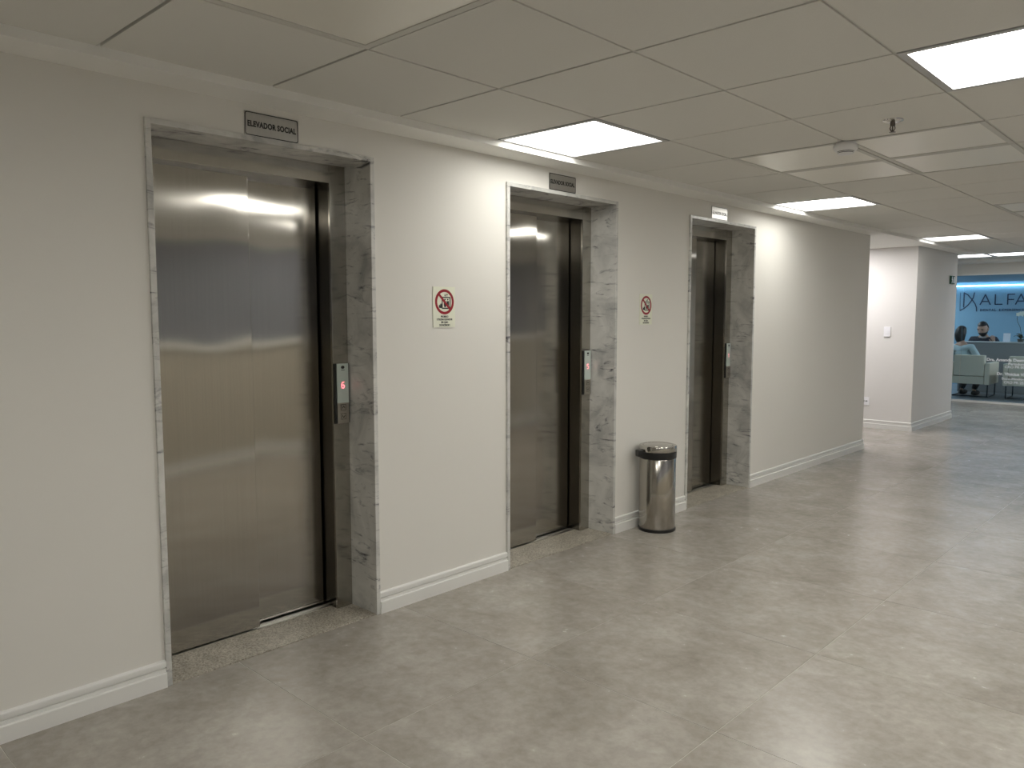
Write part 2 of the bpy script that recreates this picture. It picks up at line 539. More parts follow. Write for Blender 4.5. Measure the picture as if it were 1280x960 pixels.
# side corridor lamp, plus an unseen one added farther in for ambient light
for lx_, lab_ in ((-0.78, 'lit panel light in the side corridor ceiling behind the wall corner'), (-2.2, 'added unseen panel light deep in the side corridor, farther from the hall')):
  t = thing('ceiling_light', lab_, 'lamp', (lx_, 9.50, SOF), 0, 'lit ceiling panel lights')
  B('frame', LAMPFRAME, t, (-0.31, 0.31, -0.31, 0.31, -0.006, -0.0005))
  B('diffuser', emit('cool lit diffuser', (1.0, 0.97, 0.97), LAMP*1.9), t, (-0.285, 0.285, -0.285, 0.285, -0.009, -0.0062))

# ------------------------------------------------------------------ elevator doors
def elevator(n, y0, where):
    d = empty_struct('door_%d' % n, 'brushed steel elevator door in a white marble surround, %s' % where, (0, y0, 0))
    mj = 0.0215
    B('marble_jamb', MARBLE, d, (-0.2, 0.012, 0, mj, 0, 2.1235), bev=0.0012)
    B('marble_jamb', MARBLE, d, (-0.2, 0.012, DW - mj, DW, 0, 2.1235), bev=0.0012)
    B('marble_lintel', MARBLE, d, (-0.2, 0.012, mj, DW - mj, 2.103, 2.1235), bev=0.0012)
    B('granite_sill', GRANITE, d, (-0.236, 0.004, mj, DW - mj, -0.01, 0.0035))
    a, b = 0.105, 0.902
    for p0, p1 in ((mj + 0.001, a), (b, DW - mj - 0.001)):
        B('steel_post', STEELF, d, (-0.199, -0.185, p0, p1, 0.0035, 2.1025), bev=0.001, uv=True)
        B('shaded_return', STEELR, d, (-0.335, -0.1995, p0, p1, 0.0035, 2.1025), bev=0.001, uv=True)
    B('steel_header', STEELF, d, (-0.335, -0.186, a, b, 2.020, 2.1025), bev=0.001, uv=True)
    sl = B('sill_track', ALU, d, (-0.335, -0.236, a, b, -0.01, 0.002), (-0.27, -0.266, a, b, 0.002, 0.005), (-0.282, -0.278, a, b, 0.002, 0.005), (-0.24, -0.236, a, b, 0.002, 0.005))
    B('door_panel', STEEL, d, (-0.266, -0.244, a - 0.004, 0.528, 0.010, 2.04), bev=0.0015, uv=True)
    B('door_panel', STEEL, d, (-0.312, -0.290, 0.508, b - 0.010, 0.012, 2.04), bev=0.0015, uv=True)
    B('shaft_back', SHAFT, d, (-0.34, -0.336, 0, DW, 0, 2.12))
    return d
elevator(1, DOORS[0], 'nearest of three')
elevator(2, DOORS[1], 'middle of three')
elevator(3, DOORS[2], 'farthest of three')

# call panels on the right-hand steel posts
DISP = pm('grey green display glass', (0.56, 0.64, 0.60), 0.12, spec=0.7)
REDLED = emit('red led digit', (1.0, 0.12, 0.16), 1.6)
REDHALO = pm('dim led field', (0.42, 0.33, 0.31), 0.2)
BTN = steel_mat('call button steel', (0.50, 0.47, 0.42), 0.45, 0, 0.0)
ENG = pm('engraved mark', (0.02, 0.018, 0.015), 0.7, spec=0.2)
UXW, UZ = (0, 1, 0), (0, 0, 1)
def call_panel(y0, digit, label):
    t = thing('call_panel', label, 'call panel', (-0.185, y0 + 0.943, 1.045), 0, 'elevator call panels')
    B('back_box', BLACKP, t, (0, 0.010, -0.041, 0.041, -0.142, 0.142))
    dp = B('display', DISP, t, (0.010, 0.0145, -0.028, 0.035, -0.045, 0.142))
    B('face_plate', BTN, t, (0.010, 0.0145, -0.028, 0.035, -0.142, -0.0455), uv=True)
    bm = bmesh.new()
    for st in {'6': [[(0.008, 0.017), (-0.004, 0.015), (-0.009, 0.004), (-0.009, -0.011), (-0.004, -0.017), (0.004, -0.017), (0.009, -0.011), (0.009, -0.005), (0.004, 0.0), (-0.008, 0.0)]],
               '5': [[(0.008, 0.017), (-0.009, 0.017), (-0.009, 0.002), (0.004, 0.002), (0.009, -0.003), (0.009, -0.011), (0.004, -0.017), (-0.009, -0.017)]],
               '1': [[(-0.006, 0.011), (0.002, 0.017), (0.002, -0.017)]]}[digit]:
        stroke(bm, [(u*0.82, v*0.82) for u, v in st], 0.0036, (0.0147, 0.0035, 0.040), UXW, UZ, 0.0003)
    obj('digit', bm, REDLED, dp)
    bm = bmesh.new()
    add_prism(bm, [(0.0035 + 0.010*math.cos(k*PI/8), 0.124 + 0.0075*math.sin(k*PI/8)) for k in range(16)], (0.0146, 0, 0), UXW, UZ, 0.0004)
    add_box(bm, 0.0146, 0.015, -0.006, 0.014, 0.1095, 0.112)
    obj('emblem', bm, BLACKM, dp)
    for zc, s in ((-0.066, 1), (-0.109, -1)):
        bt = B('button', BTN, t, (0.0145, 0.0165, -0.012, 0.019, zc - 0.0165, zc + 0.0165), bev=0.0006, uv=True)
        bm = bmesh.new()
        y_, w = 0.0035, 0.0022
        sq = [(y_-0.0125, zc-0.0135), (y_+0.0125, zc-0.0135), (y_+0.0125, zc+0.0135), (y_-0.0125, zc+0.0135), (y_-0.0125, zc-0.0135)]
        stroke(bm, sq, 0.0016, (0.0166, 0, 0), UXW, UZ, 0.0003)
        stroke(bm, [(y_-0.007, zc-0.004*s), (y_, zc+0.006*s), (y_+0.007, zc-0.004*s)], 0.0026, (0.0166, 0, 0), UXW, UZ, 0.0003)
        obj('arrow', bm, ENG, bt)
    return t
call_panel(DOORS[0], '6', 'call panel with red 6 and two arrow buttons beside the nearest elevator door')
call_panel(DOORS[1], '5', 'narrow call panel with red digit beside the middle elevator door')
call_panel(DOORS[2], '1', 'narrow call panel with red digit beside the farthest elevator door')

# ------------------------------------------------------------------ signs over the doors
def lift_sign(y0, label):
    t = thing('elevator_sign', label, 'sign', (0.0005, y0, 2.1255), 0, 'nameplates above the elevator doors')
    w, h = 0.240, 0.094
    B('plate', SIGNM, t, (0, 0.003, 0, w, 0, h), uv=True)
    bm = bmesh.new()
    q = []
    r = 0.009; e = 0.003
    for cx, cy, a0 in ((w-e-r, e+r, -PI/2), (w-e-r, h-e-r, 0), (e+r, h-e-r, PI/2), (e+r, e+r, PI)):
        for k in range(5):
            a = a0 + k*PI/8
            q.append((cx + r*math.cos(a), cy + r*math.sin(a)))
    stroke(bm, q + [q[0]], 0.0035, (0.0031, 0, 0), UXW, UZ, 0.0003)
    obj('border', bm, BLACKM, t)
    text_obj('lettering', 'ELEVADOR SOCIAL', 0.0305, (0.0031, w/2, 0.037), UXW, UZ, BLACKM, t, 0.0003, 0.0013, xs=0.80, space=1.04)
    return t
lift_sign(1.578, 'metal plate reading ELEVADOR SOCIAL above the nearest elevator')
lift_sign(3.424, 'metal plate reading ELEVADOR SOCIAL above the middle elevator')
lift_sign(5.262, 'metal plate reading ELEVADOR SOCIAL above the farthest elevator')

# ------------------------------------------------------------------ fire signs on the wall
FSIGN = pm('pale green sign board', (0.80, 0.81, 0.68), 0.45)
RED = pm('sign red', (0.30, 0.006, 0.018), 0.45)
FWHITE = pm('sign pale field', (0.80, 0.81, 0.70), 0.45)
def fire_sign(y0, label):
    t = thing('fire_sign', label, 'sign', (0.0005, y0, 1.354), 0, 'no elevator in fire signs')
    w, h = 0.146, 0.201
    B('board', FSIGN, t, (0, 0.003, 0, w, 0, h))
    org = (0.0031, 0, 0)
    cx, cz, R = w*0.515, h*0.63, 0.0625
    bm = bmesh.new()
    # ring
    n = 48; r0 = R - 0.0135
    for k in range(n):
        a, b = 2*PI*k/n, 2*PI*(k+1)/n
        add_prism(bm, [(cx+r0*math.cos(a), cz+r0*math.sin(a)), (cx+R*math.cos(a), cz+R*math.sin(a)), (cx+R*math.cos(b), cz+R*math.sin(b)), (cx+r0*math.cos(b), cz+r0*math.sin(b))], (0.0034, 0, 0), UXW, UZ, 0.0004)
    q = (R-0.006)*0.7071
    stroke(bm, [(cx-q, cz+q), (cx+q, cz-q)], 0.012, (0.0037, 0, 0), UXW, UZ, 0.0004)
    obj('prohibition_ring', bm, RED, t)
    bm = bmesh.new()
    ex0, ex1, ez0, ez1 = cx-0.0155, cx+0.037, cz-0.032, cz+0.022
    stroke(bm, [(ex0, ez0), (ex1, ez0), (ex1, ez1), (ex0, ez1), (ex0, ez0)], 0.0058, org, UXW, UZ, 0.0003)
    for px in (ex0+0.019, ex0+0.0375):
        add_prism(bm, [(px+0.0042*math.cos(k*PI/6), ez1-0.0105+0.0042*math.sin(k*PI/6)) for k in range(12)], org, UXW, UZ, 0.0003)
        add_prism(bm, [(px-0.0075, ez0+0.014), (px-0.004, ez0+0.005), (px+0.004, ez0+0.005), (px+0.0075, ez0+0.014), (px+0.0075, ez0+0.036), (px-0.0075, ez0+0.036)], org, UXW, UZ, 0.0003)
    # arrows over the cabin
    for ax, s in ((cx+0.004, -1), (cx+0.017, 1)):
        az = cz+0.034
        add_prism(bm, [(ax-0.0055, az+0.0*s), (ax, az+0.0085*s), (ax+0.0055, az+0.0*s)][::s], org, UXW, UZ, 0.0003)
        add_box(bm, 0.0031, 0.0034, ax-0.0014, ax+0.0014, az-0.007, az+0.007)
    # flame at the left
    add_prism(bm, [(cx-0.034, cz-0.031), (cx-0.018, cz-0.031), (cx-0.0185, cz-0.012), (cx-0.022, cz-0.005), (cx-0.024, cz-0.014), (cx-0.028, cz-0.008), (cx-0.030, cz-0.018), (cx-0.036, cz-0.013), (cx-0.0375, cz-0.025)], org, UXW, UZ, 0.0003)
    obj('pictogram', bm, BLACKM, t)
    for k, ln in enumerate(('PROIBIDO', 'UTILIZAR ELEVADOR', 'EM CASO', 'DE INCÊNDIO')):
        text_obj('lettering', ln, 0.0125, (0.0031, cx, h*0.245 - k*0.0141), UXW, UZ, BLACKM, t, 0.0002, 0.0006, xs=0.88)
    return t
fire_sign(2.550, 'pale fire sign with red ring between the first and second elevators')
fire_sign(4.344, 'pale fire sign with red ring on the wall above the trash can')

# ------------------------------------------------------------------ trash can
t = thing('trash_can', 'stainless steel swing-lid trash can on the floor between two elevators', 'trash can', (0.143, 4.372, 0.0))
R = 0.119
L('base_ring', BLACKP, t, [(R+0.002, 0.0), (R+0.004, 0.004), (R+0.004, 0.018), (R, 0.020)], n=56)
L('body', STEELB, t, [(R-0.001, 0.0205), (R, 0.024), (R, 0.478), (R-0.003, 0.482)], n=64, uv=True)
L('rim_collar', BLACKP, t, [(R-0.004, 0.4825), (R+0.003, 0.484), (R+0.004, 0.522), (R-0.002, 0.527)], n=64)
lid = L('lid', LIDM, t, [(R+0.002, 0.5275), (R+0.004, 0.530), (R+0.004, 0.560), (R+0.001, 0.5655), (R-0.008, 0.568), (R-0.018, 0.5665), (R-0.022, 0.562), (0.02, 0.5625)], n=64)
L('lid_flap', LIDM, lid, [(R-0.024, 0.563), (R-0.026, 0.566), (0.06, 0.570), (0.02, 0.5715)], n=56)
a = math.radians(212)
bm = bmesh.new()
ca, sa = math.cos(a), math.sin(a)
add_box(bm, R-0.006, R+0.036, -0.026, 0.026, 0.494, 0.538, bev=0.008)
bmesh.ops.rotate(bm, verts=bm.verts, cent=(0, 0, 0), matrix=Matrix.Rotation(math.radians(243), 3, 'Z'))
obj('hinge', bm, BLACKP, t)

# ------------------------------------------------------------------ ceiling fittings
t = thing('smoke_detector', 'white round smoke detector on the ceiling near the sprinkler', 'smoke detector', (1.402, 4.085, CZ - 0.002))
DET = pm('detector plastic', (0.82, 0.82, 0.82), 0.45)
L('base', DET, t, [(0.047, 0.0), (0.047, -0.010), (0.056, -0.0105)], n=36)
L('head', DET, t, [(0.056, -0.011), (0.058, -0.016), (0.058, -0.030), (0.050, -0.040), (0.042, -0.042)], n=36)
L('vent', BLACKP, t, [(0.040, -0.0421), (0.040, -0.045)], n=36)
L('chamber', DET, t, [(0.041, -0.0451), (0.040, -0.047)], n=36)
L('vent', BLACKP, t, [(0.037, -0.0471), (0.036, -0.050)], n=36)
L('cap', DET, t, [(0.038, -0.0501), (0.034, -0.056), (0.018, -0.059)], n=36)

t = thing('fire_sprinkler', 'chrome fire sprinkler hanging from a ceiling tile', 'sprinkler', (1.726, 3.764, CZ - 0.001))
L('escutcheon', CHROME, t, [(0.044, 0.0), (0.043, -0.003), (0.030, -0.009), (0.016, -0.011)], n=36)
SPR = pm('sprinkler brass', (0.16, 0.14, 0.12), 0.35, 0.9)
L('stem', SPR, t, [(0.011, -0.0112), (0.011, -0.024), (0.008, -0.026)], n=16)
bm = bmesh.new()
add_tube(bm, [(-0.008, 0, -0.026), (-0.011, 0, -0.036), (-0.003, 0, -0.050)], 0.0025, 6)
add_tube(bm, [(0.008, 0, -0.026), (0.011, 0, -0.036), (0.003, 0, -0.050)], 0.0025, 6)
add_tube(bm, [(0, 0, -0.026), (0, 0, -0.050)], 0.003, 6)
obj('frame_arms', bm, SPR, t)
L('deflector', SPR, t, [(0.005, -0.0501), (0.014, -0.052), (0.014, -0.0535)], n=16)

# ------------------------------------------------------------------ switch and outlet on the wall block
t = thing('light_switch', 'white light switch plate on the bright wall block', 'light switch', (-0.335, BY0 - 0.0005, 1.215))
B('plate', WHITEP, t, (-0.040, 0.040, -0.012, 0, -0.062, 0.062), bev=0.004)
B('rocker', WHITEP, t, (-0.006, 0.020, -0.0165, -0.0122, -0.024, 0.024), bev=0.001)
t = thing('wall_outlet', 'white wall outlet plate with dark socket low beside the wall corner', 'outlet', (-0.585, BY0 - 0.0005, 0.335))
B('plate', WHITEP, t, (-0.070, 0.070, -0.009, 0, -0.050, 0.050), bev=0.003)
B('socket', BLACKP, t, (-0.045, 0.010, -0.0102, -0.0092, -0.011, 0.011))
B('socket', pm('grey socket', (0.25, 0.25, 0.26), 0.4), t, (0.022, 0.048, -0.0102, -0.0092, -0.008, 0.008))

# exit sign on the side of the wall block
t = thing('exit_sign', 'small green exit sign with running man at the end of the wall block', 'sign', (BX + 0.0005, 11.66, 1.838))
GREEN = pm('exit green', (0.010, 0.075, 0.035), 0.7, spec=0.1)
B('board', GREEN, t, (0, 0.012, 0, 0.215, 0, 0.107))
bm = bmesh.new()
org = (0.0121, 0, 0)
add_prism(bm, [(0.082 + 0.012*math.cos(k*PI/6), 0.088 + 0.012*math.sin(k*PI/6)) for k in range(12)], org, UXW, UZ, 0.0008)
stroke(bm, [(0.080, 0.072), (0.095, 0.045)], 0.020, org, UXW, UZ, 0.0008)
stroke(bm, [(0.062, 0.060), (0.078, 0.070), (0.104, 0.062), (0.112, 0.050)], 0.009, org, UXW, UZ, 0.0008)
stroke(bm, [(0.095, 0.042), (0.076, 0.026), (0.070, 0.010)], 0.011, org, UXW, UZ, 0.0008)
stroke(bm, [(0.096, 0.044), (0.112, 0.032), (0.106, 0.012)], 0.011, org, UXW, UZ, 0.0008)
add_box(bm, 0.0121, 0.0129, 0.150, 0.196, 0.010, 0.096)
obj('pictogram', bm, WHITEP, t)

# ------------------------------------------------------------------ glass front
OX0 = -2.6
struct(B('wall_far', WALL, None, (-3.2, XR, GY - 0.02, GY + 0.12, 2.092, SOF + 0.06), (-3.2, OX0, GY - 0.02, GY + 0.12, 0, 2.092)), 'plaster wall over the glass front')
win = empty_struct('window_1', 'frameless glass front of the dental office', (0, GY, 0))
B('top_rail', WHITEFRAME, win, (OX0, XR, -0.015, 0.03, 2.066, 2.0915))
B('bottom_rail', WHITEFRAME, win, (OX0, XR, -0.02, 0.03, 0.0, 0.032))
xs_ = [OX0, -1.62, -0.512, 0.6, 1.7, 2.8, XR]
for a, b in zip(xs_, xs_[1:]):
    B('glass_pane', GLASS, win, (a + 0.004, b - 0.004, 0.0, 0.010, 0.033, 2.065))
LETW = pm('white vinyl lettering', (0.88, 0.88, 0.88), 0.5)
UXF = (1, 0, 0)
for body, size, x, z, bold in (('Dra. Amanda Desmo', 0.062, -0.134, 0.690, 0.0014), ('Periodontia', 0.054, 0.170, 0.632, 0.0006), ('CRO PR 00.000', 0.054, 0.125, 0.582, 0.0006),
                         ('Dr. Vinicius Vie', 0.062, 0.020, 0.466, 0.0014), ('Buco-Maxilo-Facial', 0.054, 0.090, 0.396, 0.0006), ('CRO PR 25.000', 0.054, 0.122, 0.336, 0.0006)):
    text_obj('lettering', body, size, (x, -0.002, z), UXF, UZ, LETW, win, 0.0004, bold + 0.0012, align='LEFT', xs=1.05)

# ------------------------------------------------------------------ office behind the glass
OFL = pm('office floor', (0.20, 0.22, 0.24), 0.3, var=0.08, scale=4)
OBLUE = pm('blue office wall', (0.23, 0.43, 0.58), 0.65)  # the blue LED light is also put into this wall colour
OCEIL = pm('blue-lit ceiling colour', (0.28, 0.42, 0.53), 0.7)  # ceiling colour carries the blue of the LED light too
OWALL = pm('office side wall', (0.42, 0.52, 0.60), 0.7)
OY1 = 18.2
struct(B('floor_office', OFL, None, (OX0, XR, GY + 0.032, OY1 + 0.1, -0.06, -0.001)), 'grey floor of the dental office')
struct(B('wall_office_back', OBLUE, None, (OX0 - 0.1, XR, OY1, OY1 + 0.1, 0, 2.3)), 'blue back wall of the dental office')
struct(B('wall_office_left', OWALL, None, (OX0 - 0.1, OX0, GY + 0.12, OY1, 0, 2.3)), 'left wall of the dental office')
struct(B('wall_office_right', OWALL, None, (XR, XR + 0.1, GY + 0.12, OY1, 0, 2.3)), 'right wall of the dental office')
struct(B('ceiling_office', OCEIL, None, (OX0, XR, GY + 0.12, OY1 - 0.12, 2.09, 2.2)), 'blue-lit office ceiling')
tag(B('led_strip', emit('cool led', (0.55, 0.80, 1.0), 9.0), None, (OX0 + 0.02, XR - 0.02, OY1 - 0.055, OY1 - 0.030, 2.012, 2.030)), 'bright cool LED strip along the top of the blue office wall', 'lamp')
OL = emit('office downlight', (0.92, 0.96, 1.0), 400.0)  # unseen lamps added out of view to brighten the office
for k, (x, y) in enumerate(((-1.9, 15.6), (-1.9, 17.2), (1.3, 15.6), (1.3, 17.2), (2.7, 15.6), (2.7, 17.2))):
    t = thing('fill_downlight', 'unseen added downlight in the office ceiling, ' + ('left of the glass lettering, ', 'right of the glass lettering, ', 'far right, ')[k//2] + ('nearer the glass', 'nearer the blue wall')[k % 2], 'lamp', (x, y, 2.0895), 0, 'added office downlights')
    L('trim_ring', WHITEP, t, [(0.075, -0.0005), (0.073, -0.004), (0.060, -0.005)], n=24)
    L('lens', OL, t, [(0.058, -0.0052), (0.055, -0.007)], n=24)

# logo on the back wall
NAVY = pm('navy letters', (0.018, 0.055, 0.12), 0.5)
lg = thing('wall_logo', 'navy ALFA dental logo lettering on the blue office wall', 'sign', (0, OY1 - 0.001, 0))
FO = (0, -0.004, 0)
def letters(name, strokes, w):
    bm = bmesh.new()
    for s in strokes: stroke(bm, s, w, FO, UXF, UZ, 0.004)
    obj(name, bm, NAVY, lg)
bm = bmesh.new()
stroke(bm, [(-1.466, 1.888), (-1.458, 1.521)], 0.007, FO, UXF, UZ, 0.004)
stroke(bm, [(-1.394, 1.886), (-1.392, 1.591)], 0.024, FO, UXF, UZ, 0.004)
stroke(bm, [(-1.394, 1.88), (-1.329, 1.847), (-1.245, 1.743), (-1.184, 1.653), (-1.158, 1.577), (-1.153, 1.507)], 0.020, FO, UXF, UZ, 0.004)
stroke(bm, [(-1.206, 1.883), (-1.224, 1.781), (-1.262, 1.708), (-1.319, 1.626), (-1.385, 1.563), (-1.455, 1.521)], 0.020, FO, UXF, UZ, 0.004)
obj('emblem', bm, NAVY, lg)
letters('letter', [[(-1.094, 1.640), (-1.008, 1.841), (-0.916, 1.640)], [(-1.066, 1.703), (-0.944, 1.703)]], 0.022)
letters('letter', [[(-0.832, 1.840), (-0.830, 1.643), (-0.708, 1.643)]], 0.022)
letters('letter', [[(-0.613, 1.641), (-0.614, 1.840), (-0.500, 1.840)], [(-0.613, 1.737), (-0.512, 1.737)]], 0.022)
letters('letter', [[(-0.476, 1.640), (-0.390, 1.841), (-0.298, 1.640)], [(-0.448, 1.703), (-0.326, 1.703)]], 0.022)
text_obj('lettering', 'DENTAL', 0.066, (-1.092, -0.004, 1.506), UXF, UZ, NAVY, lg, 0.002, 0.0015, align='LEFT', space=1.22)
text_obj('lettering', 'EXPERIENCE', 0.066, (-0.758, -0.004, 1.506), UXF, UZ, NAVY, lg, 0.002, 0.0015, align='LEFT', space=1.22)

# reception counter
t = thing('reception_counter', 'grey reception counter with a pale top edge in the office', 'counter', (0, 16.45, 0))
CGREY = pm('counter laminate', (0.20, 0.215, 0.22), 0.5)
CTOP = pm('counter top', (0.42, 0.45, 0.46), 0.35)
B('front_panel', CGREY, t, (-1.02, 2.6, 0.0, 0.03, 0.0, 0.918))
B('side_panel', CGREY, t, (-1.02, -0.99, 0.03, 0.30, 0.0, 0.918))
B('counter_top', CTOP, t, (-1.03, 2.61, -0.01, 0.31, 0.918, 0.938), bev=0.002)

# acrylic card holder (its printed square code is left out)
t = thing('card_holder', 'small white upright card holder on the counter', 'sign', (-0.29, 16.62, 0.938))
ACR = pm('white card', (0.75, 0.82, 0.90), 0.35)
B('foot', ACR, t, (-0.058, 0.058, -0.03, 0.045, 0.0, 0.006))
bm = bmesh.new(); add_box(bm, -0.056, 0.056, -0.003, 0.003, 0.0, 0.15)
bmesh.ops.rotate(bm, verts=bm.verts, cent=(0, 0, 0), matrix=Matrix.Rotation(-0.12, 3, 'X'))
bmesh.ops.translate(bm, verts=bm.verts, vec=(0, -0.005, 0.0065))
obj('card', bm, ACR, t)

# potted orchid
t = thing('potted_orchid', 'white orchid with dark leaves on the counter at the picture edge', 'plant', (-0.085, 16.70, 0.938))
LEAF = pm('orchid leaf', (0.012, 0.045, 0.015), 0.4)
STEM = pm('orchid stem', (0.02, 0.05, 0.025), 0.5)
PETAL = pm('orchid petal', (0.80, 0.88, 0.80), 0.5)
POT = pm('pot ceramic', (0.05, 0.06, 0.05), 0.4)
L('pot', POT, t, [(0.045, 0.0), (0.058, 0.05), (0.060, 0.055), (0.050, 0.056)], n=24)
def leaf_bm(ang, ln, w, lift):
    bm = bmesh.new()
    n = 7
    d = Vector((math.cos(ang), math.sin(ang), 0)); s = Vector((-math.sin(ang), math.cos(ang), 0))
    top = []; 
    for k in range(n):
        u = k/(n-1)
        c = Vector((0, 0, 0.05)) + d*ln*u + Vector((0, 0, lift*math.sin(u*PI*0.75)))
        ww = w*math.sin(PI*(0.12 + 0.86*u))
        top.append((bm.verts.new(c + s*ww + Vector((0, 0, 0.008))), bm.verts.new(c), bm.verts.new(c - s*ww + Vector((0, 0, 0.008)))))
    for a, b in zip(top, top[1:]):
        bm.faces.new((a[0], a[1], b[1], b[0])); bm.faces.new((a[1], a[2], b[2], b[1]))
    r = bmesh.ops.solidify(bm, geom=bm.faces[:], thickness=0.004)
    return bm
for k, (a, ln, w, lf) in enumerate(((3.3, 0.11, 0.03, 0.06), (0.3, 0.14, 0.035, 0.05), (4.4, 0.12, 0.035, 0.07), (1.8, 0.12, 0.03, 0.08), (5.4, 0.13, 0.03, 0.05), (2.6, 0.09, 0.03, 0.10))):
    obj('leaf', leaf_bm(a, ln, w, lf), LEAF, t, smooth=True)
bm = bmesh.new()
add_tube(bm, [(0, 0, 0.05), (0.0, 0, 0.16), (-0.02, 0, 0.27), (-0.062, 0, 0.36), (-0.075, 0, 0.43), (-0.055, 0, 0.49), (-0.01, 0, 0.525), (0.05, 0, 0.53)], 0.0045, 8)
obj('stem', bm, STEM, t, smooth=True)
for k, (x, y, z) in enumerate(((-0.055, -0.02, 0.500), (-0.018, -0.03, 0.515), (0.02, -0.02, 0.520), (0.055, -0.025, 0.510), (0.0, 0.02, 0.50))):
    bm = bmesh.new()
    for q in range(5):
        a = 2*PI*q/5 + 0.3*k
        c = Vector((x + 0.020*math.cos(a), y, z + 0.020*math.sin(a)))
        r = bmesh.ops.create_uvsphere(bm, u_segments=8, v_segments=6, radius=1.0)
        for v in r['verts']:
            l = Vector((v.co.x*0.020, v.co.y*0.005, v.co.z*0.015))
            l = Vector((l.x*math.cos(a) - l.z*math.sin(a), l.y, l.x*math.sin(a) + l.z*math.cos(a)))
            v.co = c + l
    obj('flower', bm, PETAL, t, smooth=True)

# ------------------------------------------------------------------ armchairs
CREAM = pm('greige leatherette', (0.66, 0.61, 0.50), 0.45, bump=0.1, scale=90)
DARKM = pm('dark metal tube', (0.03, 0.045, 0.055), 0.35, 0.7)
def armchair(x, label):
    t = thing('armchair', label, 'armchair', (x, 15.30, 0), 0, 'waiting room armchairs')
    w = 0.32
    B('backrest', CREAM, t, (-w + 0.082, w - 0.082, 0.0, 0.13, 0.372, 0.735), bev=0.018)
    B('back_rail', CREAM, t, (-w + 0.082, w - 0.082, 0.0, 0.13, 0.235, 0.364), bev=0.010)
    B('seat_base', CREAM, t, (-w + 0.082, w - 0.082, 0.132, 0.68, 0.235, 0.33), bev=0.010)
    B('seat_cushion', CREAM, t, (-w + 0.084, w - 0.084, 0.133, 0.69, 0.332, 0.43), bev=0.025)
    for s in (-1, 1):
        a, b = sorted((s*w, s*(w - 0.078)))
        B('armrest', CREAM, t, (a, b, 0.005, 0.69, 0.230, 0.605), bev=0.014)
        xx = s*(w - 0.04)
        bm = bmesh.new()
        add_tube(bm, [(xx, 0.09, 0.232), (xx, 0.09, 0.03), (xx, 0.10, 0.013), (xx, 0.12, 0.011), (xx, 0.60, 0.011), (xx, 0.62, 0.013), (xx, 0.63, 0.03), (xx, 0.63, 0.232)], 0.0105, 8)
        obj('leg', bm, DARKM, t, smooth=True)
    bm = bmesh.new(); add_tube(bm, [(-w + 0.052, 0.14, 0.012), (w - 0.052, 0.14, 0.012)], 0.010, 8)
    obj('cross_bar', bm, DARKM, t, smooth=True)
    return t
armchair(-0.580, 'cream armchair on dark metal legs with the seated woman, seen from behind')
armchair(0.255, 'cream armchair at the right edge behind the white glass lettering')

# ------------------------------------------------------------------ people
def skin_mesh(nodes, edges, sub=2, root=0):
    me = bpy.data.meshes.new('figure')
    me.from_pydata([n[0] for n in nodes], edges, [])
    o = bpy.data.objects.new('figure', me); COL.objects.link(o)
    md = o.modifiers.new('skin', 'SKIN'); md.use_smooth_shade = True
    for i, n in enumerate(nodes):
        r = n[1]
        me.skin_vertices[0].data[i].radius = r if isinstance(r, tuple) else (r, r)
        me.skin_vertices[0].data[i].use_root = (i == root)
    s = o.modifiers.new('sub', 'SUBSURF'); s.levels = sub; s.render_levels = sub
    dg = bpy.context.evaluated_depsgraph_get()
    out = bpy.data.meshes.new_from_object(o.evaluated_get(dg))
    bpy.data.objects.remove(o)
    return out

def mesh_obj(name, me, mat, parent):
    me.materials.clear(); me.materials.append(mat)
    for p in me.polygons: p.use_smooth = True
    o = bpy.data.objects.new(name, me); COL.objects.link(o); o.parent = parent
    return o

def ellipsoid(bm, c, r, rot=None, u=16, v=12, cut=None):
    q = bmesh.ops.create_uvsphere(bm, u_segments=u, v_segments=v, radius=1.0)
    for w in q['verts']:
        p = Vector((w.co.x*r[0], w.co.y*r[1], w.co.z*r[2]))
        if rot: p = rot @ p
        w.co = Vector(c) + p
    return q['verts']

def head_bm(c, rot, s=1.0):
    """face looks to local -Y; one closed surface shaped from a sphere"""
    bm = bmesh.new()
    q = bmesh.ops.create_uvsphere(bm, u_segments=32, v_segments=24, radius=1.0)
    for v in q['verts']:
        x, y, z = v.co
        px, py, pz = x*0.076, y*0.095, z*0.118
        if z < 0: px *= 1 - 0.30*(-z)**1.5; 
        if z < -0.2 and y > 0: py *= 1 - 0.45*(-z - 0.2)
        if y < 0:
            py *= 0.95
            # nose, brow, sockets, mouth, chin
            py -= 0.022*math.exp(-((x)/0.16)**2 - ((z+0.12)/0.16)**2)
            py -= 0.006*math.exp(-((z-0.22)/0.10)**2)*math.exp(-(x/0.6)**2)
            for sx in (-0.42, 0.42):
                py += 0.010*math.exp(-((x-sx)/0.17)**2 - ((z-0.06)/0.10)**2)
            py += 0.004*math.exp(-((x)/0.3)**2 - ((z+0.52)/0.05)**2)
            py -= 0.010*math.exp(-((x)/0.3)**2 - ((z+0.80)/0.14)**2)
        v.co = Vector(c) + rot @ (Vector((px, py, pz))*s)
    for sx in (-1, 1):
        ellipsoid(bm, Vector(c) + rot @ (Vector((sx*0.078, 0.012, -0.005))*s), (0.010*s, 0.018*s, 0.030*s), rot, 10, 8)
    return bm

def join_bm_into(me, bm):
    b2 = bmesh.new(); b2.from_mesh(me)
    tmp = bpy.data.meshes.new('tmp'); bm.to_mesh(tmp); bm.free()
    b2.from_mesh(tmp); bpy.data.meshes.remove(tmp)
    b2.to_mesh(me); b2.free()

